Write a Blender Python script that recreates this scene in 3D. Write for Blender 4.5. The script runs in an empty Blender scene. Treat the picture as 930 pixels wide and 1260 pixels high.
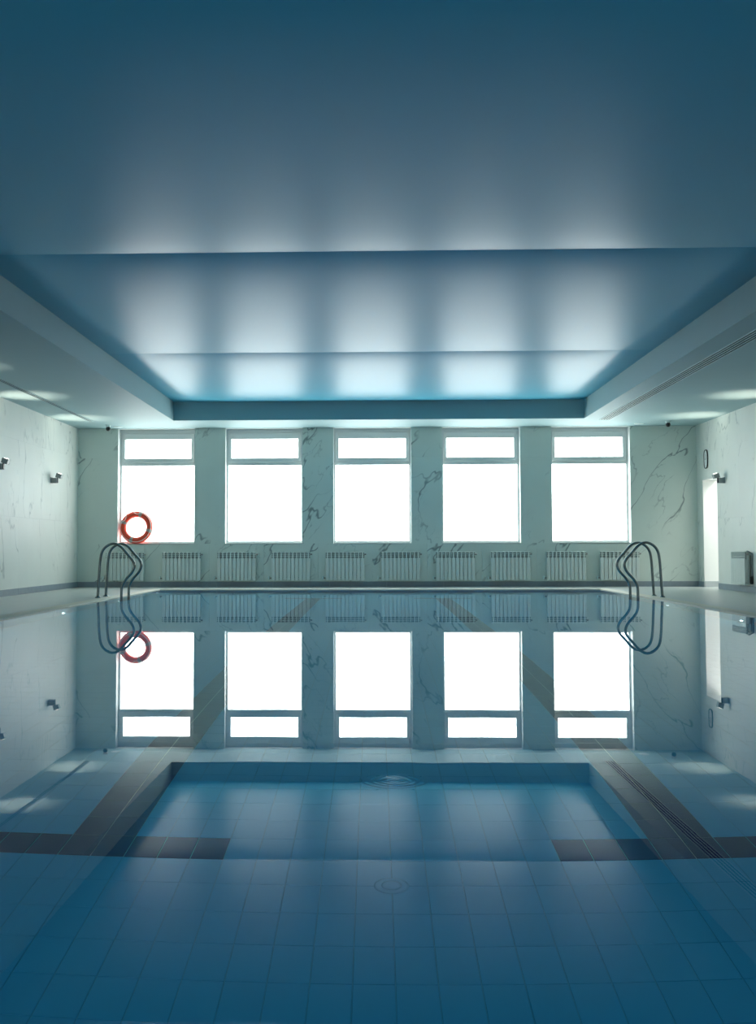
import bpy, math, random
from mathutils import Vector, Matrix

random.seed(7)
scene = bpy.context.scene
COL = scene.collection

# ------------------------------------------------------------------ camera
IMG_W, IMG_H, F_PX = 930.0, 1260.0, 1250.0
PPX, PPY = 425.2, 616.5
PITCH, YAW, ROLL, CAM_H = 0.0477, -0.0285, 0.0021, 0.793
cam_data = bpy.data.cameras.new('camera')
cam_data.sensor_fit = 'HORIZONTAL'
cam_data.sensor_width = 36.0
cam_data.lens = F_PX * 36.0 / IMG_W
cam_data.shift_x = (IMG_W / 2 - PPX) / IMG_W
cam_data.shift_y = -(IMG_H / 2 - PPY) / IMG_W
cam_data.clip_start = 0.05
cam = bpy.data.objects.new('camera', cam_data)
COL.objects.link(cam)
_R0 = Vector((math.cos(YAW), -math.sin(YAW), 0))
_F0 = Vector((math.sin(YAW), math.cos(YAW), 0))
_Z = Vector((0, 0, 1))
_F = math.cos(PITCH) * _F0 + math.sin(PITCH) * _Z
_U = -math.sin(PITCH) * _F0 + math.cos(PITCH) * _Z
_R = math.cos(ROLL) * _R0 - math.sin(ROLL) * _U
_U2 = math.sin(ROLL) * _R0 + math.cos(ROLL) * _U
cam.matrix_world = Matrix((
    (_R.x, _U2.x, -_F.x, 0.0), (_R.y, _U2.y, -_F.y, 0.0),
    (_R.z, _U2.z, -_F.z, CAM_H), (0, 0, 0, 1)))
scene.camera = cam

# ------------------------------------------------------------------ world, exposure
world = bpy.data.worlds.new('world')
scene.world = world
world.use_nodes = True
world.node_tree.nodes['Background'].inputs[0].default_value = (0.75, 0.85, 0.9, 1)
world.node_tree.nodes['Background'].inputs[1].default_value = 1.0
scene.view_settings.view_transform = 'Standard'
scene.view_settings.look = 'None'
scene.view_settings.gamma = 1.0
scene.view_settings.use_curve_mapping = False
scene.view_settings.exposure = 0.36
scene.cycles.use_denoising = True
scene.cycles.max_bounces = 14
scene.cycles.diffuse_bounces = 6
scene.cycles.glossy_bounces = 6
scene.cycles.transmission_bounces = 10
scene.cycles.blur_glossy = 0.2
scene.cycles.sample_clamp_indirect = 8.0

WINDOW_LIGHT = 4.6        # radiance of the daylit frosted panes
NEAR_FILL_LIGHT = 1.4   # unseen windows added behind the viewer as fill light
CORRIDOR_LIGHT = 14.0
SCONCE_W = 66.0


# ------------------------------------------------------------------ materials
def _new(name):
    m = bpy.data.materials.new(name)
    m.use_nodes = True
    nt = m.node_tree
    b = nt.nodes['Principled BSDF']
    return m, nt, b


def N(nt, t, **kw):
    n = nt.nodes.new(t)
    for k, v in kw.items():
        setattr(n, k, v)
    return n


def plain(name, col, rough=0.5, metal=0.0, spec=0.5, noise=0.0, nscale=6.0, bump=0.0):
    m, nt, b = _new(name)
    b.inputs['Base Color'].default_value = (*col, 1)
    b.inputs['Roughness'].default_value = rough
    b.inputs['Metallic'].default_value = metal
    b.inputs['Specular IOR Level'].default_value = spec
    if noise or bump:
        geo = N(nt, 'ShaderNodeNewGeometry')
        nz = N(nt, 'ShaderNodeTexNoise')
        nz.inputs['Scale'].default_value = nscale
        nz.inputs['Detail'].default_value = 5
        nt.links.new(geo.outputs['Position'], nz.inputs['Vector'])
        if noise:
            r = N(nt, 'ShaderNodeMapRange')
            r.inputs['To Min'].default_value = 1 - noise
            r.inputs['To Max'].default_value = 1 + noise
            nt.links.new(nz.outputs['Fac'], r.inputs['Value'])
            mx = N(nt, 'ShaderNodeVectorMath', operation='SCALE')
            mx.inputs[0].default_value = col
            nt.links.new(r.outputs[0], mx.inputs['Scale'])
            nt.links.new(mx.outputs[0], b.inputs['Base Color'])
        if bump:
            bp = N(nt, 'ShaderNodeBump')
            bp.inputs['Strength'].default_value = bump
            bp.inputs['Distance'].default_value = 0.01
            nt.links.new(nz.outputs['Fac'], bp.inputs['Height'])
            nt.links.new(bp.outputs[0], b.inputs['Normal'])
    return m


def marble(name, base, vein, rough=0.3, warp=(1, 1, 1), rot=(0, 0, 0), strength=1.0):
    """polished white stone slab: thin branching veins, every slab its own cut of the stone"""
    m, nt, b = _new(name)
    L = nt.links.new
    geo = N(nt, 'ShaderNodeNewGeometry')
    inf = N(nt, 'ShaderNodeObjectInfo')
    off = N(nt, 'ShaderNodeMath', operation='MULTIPLY')
    off.inputs[1].default_value = 90.0
    L(inf.outputs['Random'], off.inputs[0])
    add = N(nt, 'ShaderNodeVectorMath', operation='ADD')
    L(geo.outputs['Position'], add.inputs[0])
    L(off.outputs[0], add.inputs[1])
    mp = N(nt, 'ShaderNodeMapping')
    mp.inputs['Scale'].default_value = warp
    mp.inputs['Rotation'].default_value = rot
    mp.vector_type = 'TEXTURE'
    L(add.outputs[0], mp.inputs['Vector'])

    def veins(scale, width, dist, mlo, mhi, mscale):
        n = N(nt, 'ShaderNodeTexNoise')
        n.inputs['Scale'].default_value = scale
        n.inputs['Detail'].default_value = 4
        n.inputs['Roughness'].default_value = 0.5
        n.inputs['Distortion'].default_value = dist
        L(mp.outputs[0], n.inputs['Vector'])
        s = N(nt, 'ShaderNodeMath', operation='SUBTRACT')
        s.inputs[1].default_value = 0.5
        L(n.outputs['Fac'], s.inputs[0])
        a = N(nt, 'ShaderNodeMath', operation='ABSOLUTE')
        L(s.outputs[0], a.inputs[0])
        r = N(nt, 'ShaderNodeMapRange', interpolation_type='SMOOTHSTEP')
        r.inputs['From Min'].default_value = 0.0
        r.inputs['From Max'].default_value = width
        r.inputs['To Min'].default_value = 1.0
        r.inputs['To Max'].default_value = 0.0
        L(a.outputs[0], r.inputs['Value'])
        k = N(nt, 'ShaderNodeTexNoise')
        k.inputs['Scale'].default_value = mscale
        k.inputs['Detail'].default_value = 3
        L(add.outputs[0], k.inputs['Vector'])
        kr = N(nt, 'ShaderNodeMapRange', interpolation_type='SMOOTHSTEP')
        kr.inputs['From Min'].default_value = mlo
        kr.inputs['From Max'].default_value = mhi
        L(k.outputs['Fac'], kr.inputs['Value'])
        mu = N(nt, 'ShaderNodeMath', operation='MULTIPLY')
        L(r.outputs[0], mu.inputs[0])
        L(kr.outputs[0], mu.inputs[1])
        return mu
    v1 = veins(0.75, 0.0085, 0.1, 0.41, 0.57, 0.7)
    v2 = veins(1.9, 0.0125, 0.2, 0.48, 0.64, 1.1)
    h = N(nt, 'ShaderNodeMath', operation='MULTIPLY')
    h.inputs[1].default_value = 0.55
    L(v2.outputs[0], h.inputs[0])
    mxx = N(nt, 'ShaderNodeMath', operation='MAXIMUM')
    L(v1.outputs[0], mxx.inputs[0])
    L(h.outputs[0], mxx.inputs[1])
    st = N(nt, 'ShaderNodeMath', operation='MULTIPLY')
    st.inputs[1].default_value = strength
    L(mxx.outputs[0], st.inputs[0])
    cl = N(nt, 'ShaderNodeTexNoise')
    cl.inputs['Scale'].default_value = 1.3
    cl.inputs['Detail'].default_value = 6
    L(add.outputs[0], cl.inputs['Vector'])
    cr = N(nt, 'ShaderNodeMixRGB')
    cr.inputs[1].default_value = (*[c * 0.93 for c in base], 1)
    cr.inputs[2].default_value = (*[min(1, c * 1.07) for c in base], 1)
    L(cl.outputs['Fac'], cr.inputs[0])
    mix = N(nt, 'ShaderNodeMixRGB')
    mix.inputs[2].default_value = (*vein, 1)
    L(st.outputs[0], mix.inputs[0])
    L(cr.outputs[0], mix.inputs[1])
    L(mix.outputs[0], b.inputs['Base Color'])
    b.inputs['Roughness'].default_value = rough
    return m


def varied(name, col, rough, var):
    m, nt, b = _new(name)
    inf = N(nt, 'ShaderNodeObjectInfo')
    r = N(nt, 'ShaderNodeMapRange')
    r.inputs['To Min'].default_value = 1 - var
    r.inputs['To Max'].default_value = 1 + var
    nt.links.new(inf.outputs['Random'], r.inputs['Value'])
    s = N(nt, 'ShaderNodeVectorMath', operation='SCALE')
    s.inputs[0].default_value = col
    nt.links.new(r.outputs[0], s.inputs['Scale'])
    nt.links.new(s.outputs[0], b.inputs['Base Color'])
    b.inputs['Roughness'].default_value = rough
    return m


def glow(name, col, strength):
    m, nt, b = _new(name)
    b.inputs['Base Color'].default_value = (0.9, 0.9, 0.9, 1)
    b.inputs['Roughness'].default_value = 0.4
    b.inputs['Emission Color'].default_value = (*col, 1)
    b.inputs['Emission Strength'].default_value = strength
    return m


M = {}
M['marble'] = marble('white_marble', (0.66, 0.735, 0.675), (0.15, 0.20, 0.20), 0.32, (1.9, 1.0, 0.75), (0, math.radians(-52), 0), 0.85)
M['marble_side'] = marble('white_marble_long_cut', (0.75, 0.78, 0.73), (0.30, 0.35, 0.34), 0.46, (1.0, 0.8, 2.2), (math.radians(12), 0, 0), 0.6)
M['grout'] = plain('grout', (0.66, 0.69, 0.65), 0.8)
M['skirting'] = plain('grey_stone_skirting', (0.26, 0.31, 0.35), 0.35, noise=0.12, nscale=9)
M['deck'] = plain('pale_grey_deck_tile', (0.42, 0.46, 0.44), 0.36, noise=0.08, nscale=5)
M['coping'] = plain('cream_stone_coping', (0.62, 0.60, 0.50), 0.55, noise=0.06, nscale=20)
M['ceiling'] = plain('pale_blue_ceiling_paint', (0.34, 0.50, 0.52), 0.6, noise=0.02, nscale=3)
M['stretch'] = plain('satin_blue_stretch_ceiling', (0.115, 0.55, 0.74), 0.38, spec=0.20)
M['frame'] = plain('white_window_plastic', (0.68, 0.72, 0.71), 0.4)
M['pane'] = glow('daylit_frosted_glass', (0.93, 1.0, 0.97), WINDOW_LIGHT)
M['pane_fill'] = glow('fill_light_glass', (1.0, 1.0, 1.0), NEAR_FILL_LIGHT)
M['radiator'] = plain('white_radiator_enamel', (0.70, 0.76, 0.72), 0.4)
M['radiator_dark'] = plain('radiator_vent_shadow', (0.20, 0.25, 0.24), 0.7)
M['brass'] = plain('dull_nickel_valve', (0.35, 0.34, 0.32), 0.35, metal=0.8)
M['steel'] = plain('brushed_steel_tube', (0.22, 0.26, 0.255), 0.22, metal=1.0)
M['grey_metal'] = plain('grey_lamp_metal', (0.30, 0.33, 0.33), 0.4, metal=0.3)
M['black'] = plain('black_plastic', (0.012, 0.014, 0.015), 0.3)
M['dark'] = plain('dark_slot', (0.02, 0.025, 0.028), 0.9, spec=0.0)
M['white_metal'] = plain('white_painted_metal', (0.66, 0.78, 0.77), 0.5, spec=0.2)
M['ring'] = plain('red_orange_ring_shell', (0.78, 0.075, 0.030), 0.45, noise=0.08, nscale=12)
M['tape'] = plain('grey_reflective_tape', (0.36, 0.34, 0.31), 0.45)
M['rope'] = plain('white_cord', (0.80, 0.78, 0.74), 0.8)
M['tile_pale'] = varied('pale_blue_pool_tile', (0.10, 0.64, 0.88), 0.25, 0.02)
M['tile_dark'] = varied('dark_navy_pool_tile', (0.030, 0.012, 0.14), 0.25, 0.10)
M['pool_grout'] = plain('pool_grout', (0.09, 0.56, 0.72), 0.8)
M['pool_lens'] = glow('underwater_lamp_lens', (0.9, 0.98, 1.0), 18.0)
M['lens'] = glow('lamp_lens', (1.0, 0.93, 0.82), 6.0)
M['corridor'] = plain('corridor_white_paint', (0.85, 0.86, 0.84), 0.5)
M['corridor_lamp'] = glow('corridor_lamp_diffuser', (1.0, 1.0, 0.97), CORRIDOR_LIGHT)

# water: clear dielectric with a blue absorption through its depth
wm = bpy.data.materials.new('clear_pool_water')
wm.use_nodes = True
nt = wm.node_tree
nt.nodes.remove(nt.nodes['Principled BSDF'])
out = nt.nodes['Material Output']
gl = N(nt, 'ShaderNodeBsdfGlass')
gl.inputs['IOR'].default_value = 1.333
gl.inputs['Roughness'].default_value = 0.0
gl.inputs['Color'].default_value = (1, 1, 1, 1)
nt.links.new(gl.outputs[0], out.inputs['Surface'])
ab = N(nt, 'ShaderNodeVolumeAbsorption')
ab.inputs['Color'].default_value = (0.06, 0.72, 0.93, 1)
ab.inputs['Density'].default_value = 0.28
nt.links.new(ab.outputs[0], out.inputs['Volume'])
geo = N(nt, 'ShaderNodeNewGeometry')
nz = N(nt, 'ShaderNodeTexNoise')
nz.inputs['Scale'].default_value = 2.2
nz.inputs['Detail'].default_value = 2
nt.links.new(geo.outputs['Position'], nz.inputs['Vector'])
# a small ring of ripples where the floor inlet pushes water up
sub = N(nt, 'ShaderNodeVectorMath', operation='SUBTRACT')
sub.inputs[1].default_value = (0.065, 3.53, 0)
nt.links.new(geo.outputs['Position'], sub.inputs[0])
ln = N(nt, 'ShaderNodeVectorMath', operation='LENGTH')
nt.links.new(sub.outputs[0], ln.inputs[0])
wv = N(nt, 'ShaderNodeMath', operation='MULTIPLY'); wv.inputs[1].default_value = 230.0
nt.links.new(ln.outputs['Value'], wv.inputs[0])
sn = N(nt, 'ShaderNodeMath', operation='SINE')
nt.links.new(wv.outputs[0], sn.inputs[0])
fa = N(nt, 'ShaderNodeMapRange', interpolation_type='SMOOTHSTEP')
fa.inputs['From Min'].default_value = 0.0
fa.inputs['From Max'].default_value = 0.20
fa.inputs['To Min'].default_value = 1.0
fa.inputs['To Max'].default_value = 0.0
nt.links.new(ln.outputs['Value'], fa.inputs['Value'])
rp = N(nt, 'ShaderNodeMath', operation='MULTIPLY')
nt.links.new(sn.outputs[0], rp.inputs[0])
nt.links.new(fa.outputs[0], rp.inputs[1])
rp2 = N(nt, 'ShaderNodeMath', operation='MULTIPLY'); rp2.inputs[1].default_value = 0.55
nt.links.new(rp.outputs[0], rp2.inputs[0])
sm = N(nt, 'ShaderNodeMath', operation='ADD')
nt.links.new(nz.outputs['Fac'], sm.inputs[0])
nt.links.new(rp2.outputs[0], sm.inputs[1])
bp = N(nt, 'ShaderNodeBump')
bp.inputs['Strength'].default_value = 1.0
bp.inputs['Distance'].default_value = 0.00010
nt.links.new(sm.outputs[0], bp.inputs['Height'])
nt.links.new(bp.outputs[0], gl.inputs['Normal'])
M['water'] = wm


# ------------------------------------------------------------------ mesh helpers
class MB:
    def __init__(self):
        self.v, self.f, self.mi, self.sm = [], [], [], []

    def add(self, vs, fs, mi=0, smooth=False, mat=None):
        o = len(self.v)
        for v in vs:
            v = Vector(v)
            self.v.append(tuple(mat @ v if mat else v))
        for f in fs:
            self.f.append(tuple(i + o for i in f)); self.mi.append(mi); self.sm.append(smooth)
        return self

    def box(self, x0, x1, y0, y1, z0, z1, mi=0, mat=None):
        vs = [(x0, y0, z0), (x1, y0, z0), (x1, y1, z0), (x0, y1, z0), (x0, y0, z1), (x1, y0, z1), (x1, y1, z1), (x0, y1, z1)]
        fs = [(0, 3, 2, 1), (4, 5, 6, 7), (0, 1, 5, 4), (1, 2, 6, 5), (2, 3, 7, 6), (3, 0, 4, 7)]
        return self.add(vs, fs, mi, False, mat)

    def bevbox(self, x0, x1, y0, y1, z0, z1, b=0.004, mi=0, mat=None):
        """box with chamfered edges"""
        vs, idx = [], {}
        X, Y, Z = (x0, x1), (y0, y1), (z0, z1)
        for i in (0, 1):
            for j in (0, 1):
                for k in (0, 1):
                    sx, sy, sz = (b if i == 0 else -b), (b if j == 0 else -b), (b if k == 0 else -b)
                    idx[i, j, k, 0] = len(vs); vs.append((X[i], Y[j] + sy, Z[k] + sz))
                    idx[i, j, k, 1] = len(vs); vs.append((X[i] + sx, Y[j], Z[k] + sz))
                    idx[i, j, k, 2] = len(vs); vs.append((X[i] + sx, Y[j] + sy, Z[k]))
        fs = []
        I = idx
        for a in (0, 1):
            q = [I[a, 0, 0, 0], I[a, 1, 0, 0], I[a, 1, 1, 0], I[a, 0, 1, 0]]; fs.append(q if a else q[::-1])
            q = [I[0, a, 0, 1], I[0, a, 1, 1], I[1, a, 1, 1], I[1, a, 0, 1]]; fs.append(q if a else q[::-1])
            q = [I[0, 0, a, 2], I[1, 0, a, 2], I[1, 1, a, 2], I[0, 1, a, 2]]; fs.append(q if a else q[::-1])
        for a in (0, 1):
            for c in (0, 1):
                fs.append([I[0, a, c, 1], I[1, a, c, 1], I[1, a, c, 2], I[0, a, c, 2]])
                fs.append([I[a, 0, c, 0], I[a, 1, c, 0], I[a, 1, c, 2], I[a, 0, c, 2]])
                fs.append([I[a, c, 0, 0], I[a, c, 1, 0], I[a, c, 1, 1], I[a, c, 0, 1]])
        for a in (0, 1):
            for c in (0, 1):
                for d in (0, 1):
                    fs.append([I[a, c, d, 0], I[a, c, d, 1], I[a, c, d, 2]])
        return self.add(vs, fs, mi, False, mat)

    def tube(self, pts, r, seg=12, mi=0, closed=False, caps=True):
        pts = [Vector(p) for p in pts]
        n = len(pts); rings = []
        t0 = (pts[1] - pts[0]).normalized()
        up = Vector((0, 0, 1)) if abs(t0.z) < 0.9 else Vector((0, 1, 0))
        nrm = (up - t0 * up.dot(t0)).normalized()
        vs, fs = [], []
        for i in range(n):
            if closed:
                t = (pts[(i + 1) % n] - pts[i - 1]).normalized()
            else:
                t = (pts[min(i + 1, n - 1)] - pts[max(i - 1, 0)]).normalized()
            nrm = (nrm - t * nrm.dot(t)).normalized()
            bn = t.cross(nrm)
            for k in range(seg):
                a = 2 * math.pi * k / seg
                vs.append(pts[i] + (nrm * math.cos(a) + bn * math.sin(a)) * r)
        for i in range(n if closed else n - 1):
            j = (i + 1) % n
            for k in range(seg):
                l = (k + 1) % seg
                fs.append((i * seg + k, i * seg + l, j * seg + l, j * seg + k))
        self.add(vs, fs, mi, True)
        if caps and not closed:
            self.add(vs[:seg], [tuple(range(seg))[::-1]], mi)
            self.add(vs[-seg:], [tuple(range(seg))], mi)
        return self

    def lathe(self, prof, seg=24, mi=0, mat=None, smooth=True):
        """profile of (radius, z), spun about z"""
        vs, fs = [], []
        for r, z in prof:
            for k in range(seg):
                a = 2 * math.pi * k / seg
                vs.append((r * math.cos(a), r * math.sin(a), z))
        for i in range(len(prof) - 1):
            for k in range(seg):
                l = (k + 1) % seg
                fs.append((i * seg + k, i * seg + l, (i + 1) * seg + l, (i + 1) * seg + k))
        self.add(vs, fs, mi, smooth, mat)
        n = len(prof)
        if prof[0][0] > 1e-6:
            self.add(vs[:seg], [tuple(range(seg))[::-1]], mi, False, mat)
        if prof[-1][0] > 1e-6:
            self.add(vs[(n - 1) * seg:], [tuple(range(seg))], mi, False, mat)
        return self

    def mesh(self, name, mats):
        me = bpy.data.meshes.new(name)
        me.from_pydata(self.v, [], self.f)
        for m in (mats if isinstance(mats, (list, tuple)) else [mats]):
            me.materials.append(m)
        me.polygons.foreach_set('material_index', self.mi)
        me.polygons.foreach_set('use_smooth', self.sm)
        me.update()
        return me

    def build(self, name, mats, parent=None, loc=None):
        return link(name, self.mesh(name, mats), parent, loc)


def link(name, me, parent=None, loc=None):
    o = bpy.data.objects.new(name, me)
    COL.objects.link(o)
    if parent is not None:
        o.parent = parent
    if loc is not None:
        o.location = loc
    return o


def tag(o, label=None, cat=None, group=None, kind=None):
    if label: o['label'] = label
    if cat: o['category'] = cat
    if group: o['group'] = group
    if kind: o['kind'] = kind
    return o


def empty(name, loc=(0, 0, 0), rot=(0, 0, 0)):
    o = bpy.data.objects.new(name, None)
    o.empty_display_size = 0.1
    COL.objects.link(o)
    o.location = loc
    o.rotation_euler = rot
    return o


def smooth_path(pts, n=8):
    """Catmull-Rom through the points"""
    P = [Vector(p) for p in pts]
    P = [2 * P[0] - P[1]] + P + [2 * P[-1] - P[-2]]
    res = []
    for i in range(1, len(P) - 2):
        a, b, c, d = P[i - 1], P[i], P[i + 1], P[i + 2]
        for k in range(n):
            t = k / n
            res.append(0.5 * ((2 * b) + (c - a) * t + (2 * a - 5 * b + 4 * c - d) * t * t + (3 * b - a - 3 * c + d) * t ** 3))
    res.append(P[-2])
    return res


# ------------------------------------------------------------------ room dimensions (metres; water level is z = 0)
XL, XR = -6.33, 6.77            # side walls
YB, YN = 21.5, -2.6             # window wall, wall behind the camera
ZS, ZT = 3.385, 3.765           # soffit, coffer ceiling
PX0, PX1, PY0, PY1 = -4.25, 4.40, 1.45, 20.05   # pool opening
CX0, CX1, CY0, CY1 = -4.03, 4.165, 0.2, 20.19   # ceiling coffer
DEPTH = 1.2
WIN_C = [-4.655 + 2.3035 * i for i in range(5)]
WIN_HW, WIN_Z0 = 0.826, 0.923
REV = 0.2
DOOR_Y0, DOOR_Y1, DOOR_Z = 20.25, 21.14, 2.22

ORD = ['first', 'second', 'third', 'fourth', 'fifth', 'sixth', 'seventh', 'eighth', 'ninth', 'tenth']

# ------------------------------------------------------------------ floor (pool deck)
DZ = 0.006
m = MB()
T = 0.3
m.box(XL - T, PX0 - 0.24, YN - T, YB + T, -0.25, DZ)
m.box(PX1 + 0.24, XR + T, YN - T, YB + T, -0.25, DZ)
m.box(PX0 - 0.24, PX1 + 0.24, YN - T, PY0 - 0.24, -0.25, DZ)
m.box(PX0 - 0.24, PX1 + 0.24, PY1 + 0.24, YB + T, -0.25, DZ)
floor = tag(m.build('floor', M['deck']), 'pale grey tiled deck around the pool', 'floor', kind='structure')
for (a, b, c, d) in ((PX0 - 0.24, PX0, PY0 - 0.24, PY1 + 0.24), (PX1, PX1 + 0.24, PY0 - 0.24, PY1 + 0.24),
                     (PX0, PX1, PY0 - 0.24, PY0), (PX0, PX1, PY1, PY1 + 0.24)):
    MB().bevbox(a, b, c, d, -0.2, 0.012, 0.005).build('coping', M['coping'], floor)

# ------------------------------------------------------------------ pool basin
m = MB()
m.box(PX0 - 0.2, PX1 + 0.2, PY0 - 0.2, PY1 + 0.2, -DEPTH - 0.2, -DEPTH - 0.003)
for (a, b, c, d) in ((PX0 - 0.2, PX0, PY0 - 0.2, PY1 + 0.2), (PX1, PX1 + 0.2, PY0 - 0.2, PY1 + 0.2),
                     (PX0, PX1, PY0 - 0.2, PY0), (PX0, PX1, PY1, PY1 + 0.2)):
    m.box(a, b, c, d, -DEPTH - 0.003, -0.2, 1)
basin = tag(m.build('pool_floor', [M['pool_grout'], plain('pale_blue_wall_tile', (0.20, 0.55, 0.74), 0.3, noise=0.05, nscale=8)]),
            'pale blue tiled pool basin under the water', 'pool', kind='structure')
TW, TL, GAP = 0.126, 0.205, 0.0018
X0T, Y0T = 0.0575, 3.865
kx0, kx1 = math.ceil((PX0 - X0T) / TW), math.floor((PX1 - X0T) / TW)
ky0, ky1 = math.ceil((PY0 - Y0T) / TL), math.floor((PY1 - Y0T) / TL)
lanes = ((-10, -8, -13, -5), (8, 10, 5, 13))       # lane columns [a, b), cross-bar columns [c, d)
KEND = 68                                            # last row of the lane lines


def dark_at(kx, ky):
    for li, (a, b, c, d) in enumerate(lanes):
        if (a <= kx < b and 0 <= ky <= KEND) or (c <= kx < d and ky in (0, KEND)):
            return li
    return None


def tile_mesh(name, mat):
    t = MB()
    x1, y1, h = TW - GAP, TL - GAP, 0.004
    e = 0.0012
    vs = [(0, 0, -h), (x1, 0, -h), (x1, y1, -h), (0, y1, -h), (e, e, 0), (x1 - e, e, 0), (x1 - e, y1 - e, 0), (e, y1 - e, 0)]
    t.add(vs, [(4, 5, 6, 7), (0, 1, 5, 4), (1, 2, 6, 5), (2, 3, 7, 6), (3, 0, 4, 7)])
    return t.mesh(name, mat), t


pale_me, pale_mb = tile_mesh('floor_tile', M['tile_pale'])
dark_me, _ = tile_mesh('lane_tile', M['tile_dark'])
lane_roots = []
for li in range(2):
    a, b, c, d = lanes[li]
    bed = MB().box(X0T + a * TW, X0T + b * TW - GAP, Y0T, Y0T + (KEND + 1) * TL, -DEPTH - 0.0035, -DEPTH - 0.0025)
    lane_roots.append(bed.build('lane_line', plain('lane_grout', (0.62, 0.58, 0.66), 0.8), basin))
cells = []
for ky in range(ky0, ky1):
    for kx in range(kx0, kx1):
        x, y = X0T + kx * TW, Y0T + ky * TL
        li = dark_at(kx, ky)
        if li is not None:
            link('lane_tile', dark_me, lane_roots[li], (x, y, -DEPTH))
        else:
            cx, cy = x + TW / 2, y + TL / 2
            vis = cy > 2.8 and -0.385 < cx / cy < 0.40
            cells.append((0 if vis else 1, cy, abs(cx), x, y))
cells.sort()
rest = MB()
for i, (_, _, _, x, y) in enumerate(cells):
    if i < 300:
        link('floor_tile', pale_me, basin, (x, y, -DEPTH))
    else:
        rest.add([(v[0] + x, v[1] + y, v[2] - DEPTH) for v in pale_mb.v], pale_mb.f)
tag(rest.build('floor_tile_field', M['tile_pale'], basin), kind='stuff')

# lit underwater lamps in the two long pool walls
LAMP_Y = {-1: [7.75, 10.75, 13.75, 16.75, 19.75], 1: [6.35, 9.35, 12.35, 15.40]}
for side, ylist in LAMP_Y.items():
    for k, ly in enumerate(ylist):
        wx = PX0 if side < 0 else PX1
        ul = empty('underwater_light', (wx, ly, -0.93), (0, -side * math.pi / 2, 0))
        wall_name = 'life ring side' if side < 0 else 'doorway side'
        seen = {(-1, 2): 'small white underwater lamp in the pool wall, in front of the life ring ladder',
                (-1, 3): 'small white underwater lamp in the pool wall, beside the life ring ladder',
                (-1, 4): 'small white underwater lamp in the pool wall, beyond the life ring ladder',
                (1, 2): 'small white underwater lamp in the pool wall, below the side radiator',
                (1, 3): 'small white underwater lamp in the pool wall, next to the doorway side ladder'}
        tag(ul, seen.get((side, k), 'small white underwater lamp on the %s, %s along the near stretch' % (wall_name, ORD[k])), 'pool lamp', 'underwater pool lamps')
        MB().lathe([(0.092, 0.0), (0.092, 0.008), (0.084, 0.016), (0.078, 0.016)], 28).build('bezel', M['white_metal'], ul)
        MB().lathe([(0.077, 0.006), (0.05, 0.020), (0.0, 0.024)], 24).build('lens', M['pool_lens'], ul)

# floor inlet
inl = empty('floor_inlet', (0.055, 3.66, -DEPTH))
tag(inl, 'round pale water inlet set in the pool floor below the ripples', 'inlet')
MB().lathe([(0.062, 0.0), (0.062, 0.003), (0.054, 0.005), (0.044, 0.005), (0.038, 0.003)], 32).build('flange', M['tile_pale'], inl)
MB().lathe([(0.036, 0.0), (0.036, 0.006), (0.028, 0.010), (0.012, 0.012), (0.0, 0.012)], 28).build('cap', M['tile_pale'], inl)

# ------------------------------------------------------------------ water
m = MB()
e = 0.01
m.box(PX0 - e, PX1 + e, PY0 - e, PY1 + e, -DEPTH - 0.05, 0.0)
tag(m.build('pool_water', M['water']), 'still clear blue water filling the long pool', 'water', kind='stuff')

# ------------------------------------------------------------------ walls
JG = 0.001


def slab(parent, x0, x1, y0, y1, z0, z1, mat='marble'):
    return MB().bevbox(x0, x1, y0, y1, z0, z1, 0.0006).build('marble_slab', M[mat], parent)


# window wall: core with five openings, faced with marble slabs 20 mm proud
ST = 0.02
m = MB()
m.box(XL - T, XR + T, YB + ST, YB + T, -0.25, WIN_Z0)
edges = [XL - T] + sum([[c - WIN_HW, c + WIN_HW] for c in WIN_C], []) + [XR + T]
for i in range(0, len(edges), 2):
    m.box(edges[i], edges[i + 1], YB + ST, YB + T, WIN_Z0, ZS + 0.6)
for c in WIN_C:
    m.box(c - WIN_HW, c + WIN_HW, YB + ST, YB + T, ZS + 0.01, ZS + 0.6)
wall_back = tag(m.build('wall_back', M['frame']), 'marble clad end wall with five tall windows', 'wall', kind='structure')
edges[0], edges[-1] = XL, XR
for i in range(0, len(edges), 2):
    a, b = edges[i], edges[i + 1]
    slab(wall_back, a, b - 0, YB, YB + ST, WIN_Z0 + JG / 2, 2.75 - JG / 2)
    slab(wall_back, a, b - 0, YB, YB + ST, 2.75 + JG / 2, ZS)
low = [XL] + [0.5 * (edges[i] + edges[i + 1]) for i in range(2, 10, 2)] + [XR]
for a, b in zip(low, low[1:]):
    mid = (a + b) / 2
    for u, v in ((a, mid), (mid, b)):
        slab(wall_back, u + JG / 2, v - JG / 2, YB, YB + ST, 0.0, WIN_Z0 - JG / 2)

# side walls
m = MB()
m.box(XL - T, XL - ST, YN - T, YB + T, -0.25, ZS + 0.6)
wall_left = tag(m.build('wall_left', M['grout']), 'pale marble side wall carrying two grey lamps', 'wall', kind='structure')
ys = [YB - 1.2 * i for i in range(0, 21)]
for y1, y0 in zip(ys, ys[1:]):
    for z0, z1 in ((0.0, 1.38), (1.38, 2.75), (2.75, ZS)):
        slab(wall_left, XL - ST, XL, y0 + JG / 2, y1 - JG / 2, z0 + JG / 2, z1 - JG / 2, 'marble_side')
m = MB()
m.box(XR + ST, XR + T, YN - T, DOOR_Y0, -0.25, ZS + 0.6)
m.box(XR + ST, XR + T, DOOR_Y1, YB + T, -0.25, ZS + 0.6)
m.box(XR + ST, XR + T, DOOR_Y0, DOOR_Y1, DOOR_Z, ZS + 0.6)
wall_right = tag(m.build('wall_right', M['grout']), 'pale marble side wall with a bright doorway', 'wall', kind='structure')
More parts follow.
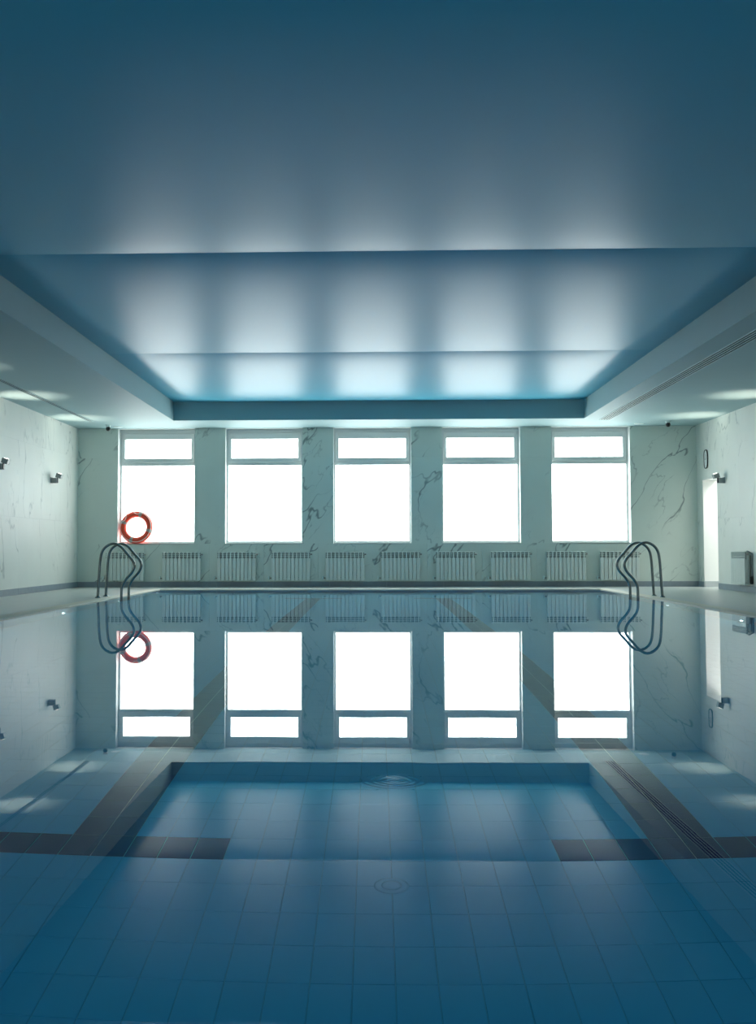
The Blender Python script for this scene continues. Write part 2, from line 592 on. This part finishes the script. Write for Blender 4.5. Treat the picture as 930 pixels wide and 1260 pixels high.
rects = [(DOOR_Y1, YB, 0, 1.38), (DOOR_Y1, YB, 1.38, 2.75), (DOOR_Y0, YB, 2.75, ZS), (DOOR_Y0, DOOR_Y1, DOOR_Z, 2.75)]
ys = [DOOR_Y0 - 1.2 * i for i in range(0, 20)]
for y1, y0 in zip(ys, ys[1:]):
    for z0, z1 in ((0.0, 1.38), (1.38, 2.75), (2.75, ZS)):
        rects.append((y0, y1, z0, z1))
for y0, y1, z0, z1 in rects:
    slab(wall_right, XR, XR + ST, y0 + JG / 2, y1 - JG / 2, z0 + JG / 2, z1 - JG / 2, 'marble_side')
m = MB()
m.box(XL - T, XR + T, YN - T, YN, -0.25, WIN_Z0)
ne = [XL - T] + sum([[c - WIN_HW, c + WIN_HW] for c in WIN_C], []) + [XR + T]
for i in range(0, len(ne), 2):
    m.box(ne[i], ne[i + 1], YN - T, YN, WIN_Z0, ZS + 0.6)
for c in WIN_C:
    m.box(c - WIN_HW, c + WIN_HW, YN - T, YN, ZS + 0.01, ZS + 0.6)
tag(m.build('wall_near', M['marble_side']), 'pale marble end wall behind the viewer', 'wall', kind='structure')

# skirting in lengths (the added near windows follow the far ones below)
BH, BT = 0.118, 0.014


def skirting(name, label, pieces):
    root = empty(name)
    tag(root, label, 'skirting', kind='structure')
    for (x0, x1, y0, y1) in pieces:
        MB().bevbox(x0, x1, y0, y1, DZ, BH, 0.002).build('skirting_tile', M['skirting'], root)


xs = [XL, -4.55, -3.35, -2.15, -0.95, 0.25, 1.45, 2.65, 3.85, 4.80, 6.0, XR]
skirting('baseboard_back', 'grey stone skirting along the window wall',
         [(a + 0.0015, b - 0.0015, YB - BT, YB) for a, b in zip(xs, xs[1:])])
skirting('baseboard_left', 'grey stone skirting under the wall with two lamps',
         [(XL, XL + BT, YB - BT - 1.2 * (i + 1) + 0.003, YB - BT - 1.2 * i) for i in range(19)])
skirting('baseboard_right', 'grey stone skirting under the wall with the doorway',
         [(XR - BT, XR, DOOR_Y1, YB - BT)] + [(XR - BT, XR, DOOR_Y0 - 1.2 * (i + 1) + 0.003, DOOR_Y0 - 1.2 * i) for i in range(18)])

# ------------------------------------------------------------------ doorway and the bright corridor behind it
KX1, KY0, KZ = 9.6, 18.6, 2.9
m = MB()
m.box(XR + T, KX1 + 0.1, DOOR_Y1, DOOR_Y1 + 0.1, -0.25, KZ)
m.box(XR + T, KX1 + 0.1, KY0 - 0.1, KY0, -0.25, KZ)
m.box(KX1, KX1 + 0.1, KY0, DOOR_Y1, -0.25, KZ)
m.box(XR + T, KX1 + 0.1, KY0 - 0.1, DOOR_Y1 + 0.1, KZ, KZ + 0.1)
corr = tag(m.build('wall_corridor', M['corridor']), 'white painted corridor seen through the doorway', 'wall', kind='structure')
MB().box(XR + T, KX1, KY0, DOOR_Y1, -0.25, DZ).build('corridor_floor', M['deck'], corr)
MB().bevbox(XR + 0.004, KX1, DOOR_Y1 - 0.03, DOOR_Y1 - 0.016, DZ, BH + 0.01, 0.002).build('skirting_tile', plain('pale_skirting', (0.42, 0.46, 0.48), 0.4), corr)
door = empty('door_1', (XR, (DOOR_Y0 + DOOR_Y1) / 2, 0))
tag(door, 'open doorway in the marble wall, bright inside', 'doorway', kind='structure')
for nm, bx in (('jamb', (0.0, T, 0.43, 0.445, DZ, DOOR_Z)), ('jamb', (0.0, T, -0.445, -0.43, DZ, DOOR_Z)),
               ('lintel', (0.0, T, -0.43, 0.43, DOOR_Z - 0.015, DOOR_Z))):
    MB().box(*bx).build(nm, M['corridor'], door)
lampc = empty('corridor_lamp', (8.0, 20.45, KZ))
tag(lampc, 'square ceiling lamp lighting the corridor beyond the doorway', 'lamp')
MB().bevbox(-0.62, 0.62, -0.62, 0.62, -0.05, 0.0, 0.004).build('housing', M['white_metal'], lampc)
MB().bevbox(-0.58, 0.58, -0.58, 0.58, -0.056, -0.0505, 0.001).build('diffuser', M['corridor_lamp'], lampc)

# ------------------------------------------------------------------ ceiling: soffit ring round a deep coffer of satin stretch panels
m = MB()
ZR = ZS + 0.6
m.box(XL - T, CX0, YN - T, YB + T, ZS, ZR)
m.box(CX1, XR + T, YN - T, YB + T, ZS, ZR)
m.box(CX0, CX1, CY1, YB + T, ZS, ZR)
m.box(CX0, CX1, YN - T, CY0, ZS, ZR)
m.box(CX0, CX1, CY0, CY1, ZR - 0.1, ZR)
ceiling = tag(m.build('ceiling', M['ceiling']), 'pale blue ceiling with a deep coffer above the pool', 'ceiling', kind='structure')
SEAMS = [CY0, 5.0, 10.005, 15.182, CY1]
SAG, EDGE = 0.03, 0.055
for y0, y1 in zip(SEAMS, SEAMS[1:]):
    ny, nx = 64, 16
    vs, fs = [], []
    for j in range(ny + 1):
        # finer rows towards the two seams
        t = 0.5 - 0.5 * math.cos(math.pi * j / ny)
        yy = y0 + (y1 - y0) * t
        dist = min(yy - y0, y1 - yy)
        for i in range(nx + 1):
            u = i / nx
            sag = SAG * 4 * t * (1 - t) + EDGE * (1 - math.exp(-dist / 0.42))
            sag *= min(1.0, 6 * min(u, 1 - u)) ** 0.5 if 0 < u < 1 else 0.0
            vs.append((CX0 + (CX1 - CX0) * u, yy, ZT - sag))
    for j in range(ny):
        for i in range(nx):
            a = j * (nx + 1) + i
            fs.append((a, a + nx + 1, a + nx + 2, a + 1))
    pm = MB().add(vs, fs, 0, True)
    o = pm.build('stretch_panel', M['stretch'], ceiling)
    sol = o.modifiers.new('thickness', 'SOLIDIFY')
    sol.thickness = 0.004
    sol.offset = -1

# ------------------------------------------------------------------ windows
WLAB = ['tall white framed window with the life ring on its sill',
        'tall white framed window second from the life ring end of the wall',
        'tall white framed window in the middle of the five',
        'tall white framed window second from the doorway end of the wall',
        'tall white framed window closest to the doorway wall']
def make_window(n, loc, turn, label, pane):
    w = empty('window_%d' % n, loc, (0, 0, turn))
    tag(w, label, 'window', kind='structure')
    h = WIN_HW
    f = MB()
    zb, zt = WIN_Z0, ZS + 0.005
    f.bevbox(-h, -h + 0.042, 0, 0.07, zb, zt, 0.003)
    f.bevbox(h - 0.042, h, 0, 0.07, zb, zt, 0.003)
    f.bevbox(-h + 0.042, h - 0.042, 0, 0.07, zb, 0.978, 0.003)
    f.bevbox(-h + 0.042, h - 0.042, 0, 0.07, 3.30, zt, 0.003)
    f.build('window_frame', M['frame'], w)
    MB().bevbox(-h + 0.042, h - 0.042, -0.004, 0.07, 2.602, 2.662, 0.004).build('transom_bar', M['frame'], w)
    s = MB()
    sa, sb = -h + 0.046, h - 0.046
    s.bevbox(sa, sa + 0.064, -0.018, 0.05, 2.668, 3.296, 0.004)
    s.bevbox(sb - 0.064, sb, -0.018, 0.05, 2.668, 3.296, 0.004)
    s.bevbox(sa + 0.064, sb - 0.064, -0.018, 0.05, 2.668, 2.757, 0.004)
    s.bevbox(sa + 0.064, sb - 0.064, -0.018, 0.05, 3.170, 3.296, 0.004)
    s.build('transom_sash', M['frame'], w)
    MB().box(-h + 0.042, h - 0.042, 0.03, 0.04, 0.978, 2.602).build('pane', pane, w)
    MB().box(sa + 0.064, sb - 0.064, 0.02, 0.03, 2.757, 3.170).build('pane', pane, w)
    # sloping inner reveal boards and sill
    MB().box(-h, -h + 0.004, -REV + 0.001, 0, zb, ZS).build('reveal', M['frame'], w)
    MB().box(h - 0.004, h, -REV + 0.001, 0, zb, ZS).build('reveal', M['frame'], w)
    MB().bevbox(-h + 0.004, h - 0.004, -REV, 0, zb - 0.018, zb + 0.002, 0.002).build('sill', M['frame'], w)
    MB().box(-h + 0.004, h - 0.004, -REV + 0.001, 0, ZS - 0.004, ZS + 0.005).build('head_reveal', M['frame'], w)
    MB().box(-h, h, 0.07, 0.1, zb - 0.02, zt + 0.02).build('outer_board', M['frame'], w)

for i, c in enumerate(WIN_C):
    make_window(i + 1, (c, YB + REV, 0), 0, WLAB[i], M['pane'])
for i, c in enumerate(WIN_C):  # unseen glowing windows, added to brighten pool floor and end wall
    make_window(i + 6, (c, YN - REV, 0), math.pi, 'unseen white framed window added behind the viewer for fill light, %s of five' % ORD[i], M['pane_fill'])

# ------------------------------------------------------------------ radiators
SEC = 0.082


def section_mesh():
    s = MB()
    w = SEC - 0.011
    s.bevbox(-w / 2, w / 2, -0.088, -0.070, 0.0, 0.470, 0.004)          # flat front fin
    s.bevbox(-0.008, 0.008, -0.070, 0.0, 0.02, 0.560, 0.002)            # spine behind it
    s.bevbox(-w / 2, w / 2, -0.012, 0.0, 0.01, 0.560, 0.003)            # rear fin
    # bent grille at the top: crossbars with dark gaps between
    s.bevbox(-w / 2, w / 2, -0.086, -0.072, 0.500, 0.514, 0.003)
    s.bevbox(-w / 2, w / 2, -0.080, -0.066, 0.540, 0.552, 0.003)
    s.bevbox(-w / 2, w / 2, -0.075, 0.0, 0.580, 0.600, 0.004)
    s.bevbox(-0.013, 0.013, -0.086, -0.066, 0.465, 0.585, 0.003)
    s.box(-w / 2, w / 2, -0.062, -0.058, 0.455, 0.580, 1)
    return s.mesh('radiator_section', [M['radiator'], M['radiator_dark']])


SECTION = section_mesh()


def header_mesh(n):
    W = n * SEC
    return MB().tube([(-W / 2, -0.04, 0), (W / 2, -0.04, 0)], 0.018, 10).mesh('header_tube', M['radiator'])


def radiator(loc, rotz, label, n=10, group='radiators under the windows', pipe=False):
    r = empty('radiator', loc, (0, 0, rotz))
    tag(r, label, 'radiator', group)
    W = n * SEC
    for k in range(n):
        link('section', SECTION, r, (-W / 2 + SEC * (k + 0.5), 0, 0))
    hm = header_mesh(n)
    for z in (0.045, 0.545):
        link('header_tube', hm, r, (0, 0, z))
    MB().tube([(-W / 2 - 0.055, -0.04, 0.045), (-W / 2, -0.04, 0.045)], 0.013, 10).build('valve', M['brass'], r)
    MB().tube([(-W / 2 - 0.055, -0.04, 0.02), (-W / 2 - 0.055, -0.04, 0.085)], 0.018, 10).build('valve_cap', M['white_metal'], r)
    MB().tube([(-W / 2 - 0.055, -0.04, 0.045), (-W / 2 - 0.055, 0.055, 0.045)], 0.011, 10).build('inlet_pipe', M['brass'], r)
    MB().tube([(W / 2, -0.04, 0.545), (W / 2 + 0.035, -0.04, 0.545)], 0.016, 10).build('bleed_plug', M['brass'], r)
    for sx in (-0.25, 0.25):
        MB().box(sx - 0.012, sx + 0.012, -0.02, 0.06, 0.520, 0.540).build('bracket', M['white_metal'], r)
    if pipe:
        MB().tube([(W / 2 + 0.03, 0.035, 0.04), (W / 2 + 0.03, 0.035, 0.56), (W / 2 + 0.03, -0.04, 0.60), (W / 2, -0.04, 0.60)], 0.012, 10).build('side_pipe', M['grey_metal'], r)
        MB().bevbox(W / 2 + 0.008, W / 2 + 0.05, -0.005, 0.045, 0.01, 0.15, 0.01).build('valve_body', M['black'], r)
    return r


RC = [-5.29, -4.08, -2.916, -1.765, -0.626, 0.543, 1.692, 2.842, 4.0, 5.11]
RLAB = ['white sectional radiator behind the ladder at the life ring end of the wall',
        'white sectional radiator second from the life ring corner',
        'white sectional radiator third from the life ring corner',
        'white sectional radiator fourth from the life ring corner',
        'white sectional radiator fifth from the life ring corner, under the middle window',
        'white sectional radiator sixth from the life ring corner, under the middle window',
        'white sectional radiator fourth from the doorway end of the window wall',
        'white sectional radiator third from the doorway end of the window wall',
        'white sectional radiator second from the doorway end of the window wall',
        'white sectional radiator behind the ladder at the doorway end of the wall']
for x, lab in zip(RC, RLAB):
    radiator((x, YB - 0.045, 0.147), 0, lab)
radiator((XR - 0.05, 18.83, 0.147), -math.pi / 2, 'white sectional radiator on the side wall next to the doorway', 9, None, True)

# ------------------------------------------------------------------ life ring standing on the sill of the first window
RR, RT = 0.2855, 0.0695
lr = empty('life_ring', (-5.105, YB + 0.085, WIN_Z0 + 0.003), (math.radians(-9), 0, 0))
tag(lr, 'red orange life ring with grey bands leaning in the window', 'life ring')


def torus_arc(mb, a0, a1, r, R=RR, n=24, seg=16, closed=False):
    pts = [(R * math.cos(a0 + (a1 - a0) * k / n), 0.0, RR + RT + R * math.sin(a0 + (a1 - a0) * k / n)) for k in range(n + (0 if closed else 1))]
    mb.tube(pts, r, seg, closed=closed)
    return mb


torus_arc(MB(), 0, 2 * math.pi, RT, n=72, seg=20, closed=True).build('ring_body', M['ring'], lr)
bands = [math.radians(a) for a in (72, 160, 252, 344)]
for a in bands:
    d = math.radians(6.5)
    torus_arc(MB(), a - d, a + d, RT + 0.003, n=6, seg=20).build('band', M['tape'], lr)
for k in range(4):
    a, b = bands[k], bands[(k + 1) % 4] + (2 * math.pi if k == 3 else 0)
    pts = []
    for q in range(17):
        t = q / 16
        an = a + (b - a) * t
        rad = RR + 0.035 + 0.030 * math.sin(math.pi * t) * (0.2 if k != 0 else 0.4) - (0.05 * math.sin(3 * math.pi * t) if k == 0 else 0)
        depth = math.sqrt(max(0.0, (RT + 0.006) ** 2 - (rad - RR) ** 2))
        pts.append((rad * math.cos(an), -depth, RR + RT + rad * math.sin(an)))
    MB().tube(pts, 0.006, 8).build('grab_rope', M['rope'], lr)

# ------------------------------------------------------------------ pool ladders
PROF = [(-4.572, 0.0), (-4.556, 0.30), (-4.538, 0.60), (-4.507, 0.760), (-4.431, 0.855), (-4.318, 0.896), (-4.204, 0.853), (-4.081, 0.718),
        (-4.000, 0.625), (-3.967, 0.535), (-4.005, 0.425), (-4.108, 0.305), (-4.168, 0.196), (-4.180, 0.05), (-4.180, -0.30), (-4.180, -0.95)]


def ladder(side, label):
    x_of = (lambda x: x) if side < 0 else (lambda x: 0.095 - x)
    base = Vector((x_of(-4.572), 16.95, 0))
    l = empty('pool_ladder', base)
    tag(l, label, 'pool ladder', 'steel ladders at the pool edges')
    for y in (-0.25, 0.25):
        path = smooth_path([(x_of(px) - base.x, y, z) for px, z in PROF], 8)
        MB().tube(path, 0.0215, 14).build('handrail', M['steel'], l)
        MB().lathe([(0.046, DZ), (0.046, DZ + 0.008), (0.030, DZ + 0.022), (0.022, DZ + 0.026)], 20,
                   mat=Matrix.Translation((0, y, 0))).build('deck_flange', M['steel'], l)
    tx = x_of(-4.180) - base.x
    for z in (-0.30, -0.58, -0.86):
        MB().bevbox(tx - 0.045, tx + 0.045, -0.25, 0.25, z - 0.012, z + 0.012, 0.004).build('tread', M['steel'], l)
    return l


ladder(-1, 'dark steel pool ladder with looped handrails below the life ring')
ladder(1, 'dark steel pool ladder with looped handrails facing the doorway side')


# ------------------------------------------------------------------ wall lamps throwing light up on the soffit
def sconce(y, side, z, label, group='grey wall lamps'):
    s = side                                            # +1: on the left wall, light goes towards +x
    w = XL if s > 0 else XR
    l = empty('wall_lamp', (w, y, z))
    tag(l, label, 'wall lamp', group)
    def bx(a, b):
        return (min(s * a, s * b), max(s * a, s * b))
    x0, x1 = bx(0.0, 0.012)
    MB().bevbox(x0, x1, -0.06, 0.06, -0.06, 0.06, 0.002).build('wall_plate', M['grey_metal'], l)
    x0, x1 = bx(0.012, 0.115)
    MB().bevbox(x0, x1, -0.055, 0.055, -0.055, 0.045, 0.004).build('base_box', M['grey_metal'], l)
    x0, x1 = bx(0.115, 0.128)
    MB().bevbox(x0, x1, -0.03, 0.03, -0.05, 0.05, 0.003).build('swivel_arm', M['black'], l)
    rot = Matrix.Translation((s * 0.155, 0, 0.085)) @ Matrix.Rotation(s * math.radians(17), 4, 'Y')
    MB().bevbox(-0.055, 0.055, -0.055, 0.055, -0.045, 0.045, 0.005, mat=rot).build('lamp_head', M['grey_metal'], l)
    MB().lathe([(0.038, 0.0455), (0.038, 0.048)], 20, mat=rot, smooth=False).build('lens', M['lens'], l)
    ld = bpy.data.lights.new('bulb', 'SPOT')
    ld.energy = SCONCE_W
    ld.color = (1.0, 0.83, 0.68)
    ld.spot_size = math.radians(66)
    ld.spot_blend = 1.0
    ld.shadow_soft_size = 0.03
    b = bpy.data.objects.new('bulb', ld)
    COL.objects.link(b)
    b.parent = l
    b.location = rot @ Vector((0, 0, 0.06))
    d = (rot.to_3x3() @ Vector((0, 0, 1))).normalized()
    b.rotation_euler = (-d).to_track_quat('Z', 'Y').to_euler()
    return l


sconce(19.70, 1, 2.16, 'small grey tilted wall lamp between the window corner and another lamp')
sconce(16.80, 1, 2.20, 'grey tilted wall lamp cut by the picture edge')
sconce(13.95, 1, 2.20, 'grey tilted wall lamp beyond the picture edge')
sconce(19.85, -1, 2.12, 'small grey tilted wall lamp beside the top of the doorway')
sconce(17.20, -1, 2.16, 'grey tilted wall lamp further along the doorway wall')


# ------------------------------------------------------------------ linear air slots in the soffit
def slot_diffuser(xc, width, y0, y1, nblades, label, blade, rim, share):
    s = empty('air_slot_diffuser', (xc, y1, ZS))
    tag(s, label, 'air vent')
    Ly = y1 - y0
    h = width / 2
    MB().box(-h, h, -Ly, 0, -0.003, 0.0).build('dark_channel', M['dark'], s)
    pitch = width / (nblades + 1)
    bw = pitch * share
    fr = MB()
    fr.bevbox(-h - 0.006, -h + bw * 0.6, -Ly, 0, -0.012, 0, 0.001)
    fr.bevbox(h - bw * 0.6, h + 0.006, -Ly, 0, -0.012, 0, 0.001)
    fr.bevbox(-h, h, -0.012, 0.004, -0.012, 0, 0.001)
    fr.build('rim', M[rim], s)
    for k in range(nblades):
        x = -h + pitch * (k + 1)
        MB().bevbox(x - bw / 2, x + bw / 2, -Ly, -0.012, -0.011, -0.003, 0.001).build('blade', M[blade], s)
    return s


slot_diffuser(-5.69, 0.085, 6.0, 20.17, 1, 'narrow twin slot air vent above the wall with two lamps', 'ceiling', 'ceiling', 0.26)
slot_diffuser(4.605, 0.20, 6.0, 20.37, 3, 'wide white linear air vent in the ceiling above the doorway side', 'white_metal', 'white_metal', 0.36)


# ------------------------------------------------------------------ cameras and flush discs at the soffit
def security_camera(x, y, label, turn):
    c = empty('security_camera', (x, y, ZS), (0, 0, turn))
    tag(c, label, 'security camera', 'ceiling cameras in the two far corners')
    MB().lathe([(0.055, 0.0), (0.055, -0.018), (0.045, -0.030), (0.030, -0.034)], 24).build('mount', M['white_metal'], c)
    prof = [(0.048 * math.sin(math.pi * k / 12), 0.048 * math.cos(math.pi * k / 12)) for k in range(13)]
    MB().lathe(prof, 24, mat=Matrix.Translation((0, 0, -0.072))).build('camera_ball', M['black'], c)
    MB().lathe([(0.022, 0.0), (0.022, 0.012), (0.0, 0.016)], 16,
               mat=Matrix.Translation((0, -0.044, -0.085)) @ Matrix.Rotation(math.radians(100), 4, 'X')).build('lens', M['dark'], c)


security_camera(-5.535, 20.90, 'small black ball camera on the soffit in the life ring corner', 0.4)
security_camera(5.966, 20.72, 'small black ball camera on the soffit in the doorway corner', -0.4)


def disc(x, y, label):
    d = empty('ceiling_sensor', (x, y, ZS))
    tag(d, label, 'sensor', 'flush ceiling discs')
    MB().lathe([(0.10, 0.0), (0.10, -0.006), (0.085, -0.012), (0.080, -0.012)], 28).build('rim', M['white_metal'], d)
    MB().lathe([(0.078, -0.008), (0.04, -0.012), (0.0, -0.013)], 24).build('cover', M['frame'], d)


disc(-5.377, 21.12, 'flush pale disc in the soffit above the life ring window')
disc(5.468, 21.07, 'flush pale disc in the soffit above the window closest to the doorway')

# ------------------------------------------------------------------ clock high on the doorway wall
ck = empty('wall_clock', (XR, 20.87, 2.62), (0, -math.pi / 2, 0))
tag(ck, 'oval dark rimmed wall clock above the bright doorway', 'clock')
pts = []
sq = lambda v: math.copysign(abs(v) ** 0.6, v)
for k in range(40):
    a = 2 * math.pi * k / 40
    pts.append((0.185 * sq(math.sin(a)), 0.105 * sq(math.cos(a)), 0.012))
MB().tube(pts, 0.012, 10, closed=True).build('rim', M['black'], ck)
fv = [(0.182 * sq(math.sin(2 * math.pi * k / 40)), 0.102 * sq(math.cos(2 * math.pi * k / 40)), z) for z in (0.0, 0.012) for k in range(40)]
ff = [tuple(range(40, 80))[::-1], tuple(range(40))] + [(k, (k + 1) % 40, 40 + (k + 1) % 40, 40 + k) for k in range(40)]
MB().add(fv, ff).build('face', plain('clock_face', (0.7, 0.74, 0.72), 0.4), ck)
MB().box(-0.004, 0.10, -0.004, 0.004, 0.013, 0.016).build('hand', M['black'], ck)
MB().box(-0.004, 0.004, -0.004, 0.06, 0.013, 0.016).build('hand', M['black'], ck)

# ------------------------------------------------------------------ normals outward everywhere a closed mesh was hand wound
import bmesh
for me in bpy.data.meshes:
    if me.users == 0 or len(me.polygons) > 40000 or me.name.startswith('stretch_panel'):
        continue
    bm = bmesh.new()
    bm.from_mesh(me)
    bmesh.ops.recalc_face_normals(bm, faces=bm.faces)
    bm.to_mesh(me)
    bm.free()
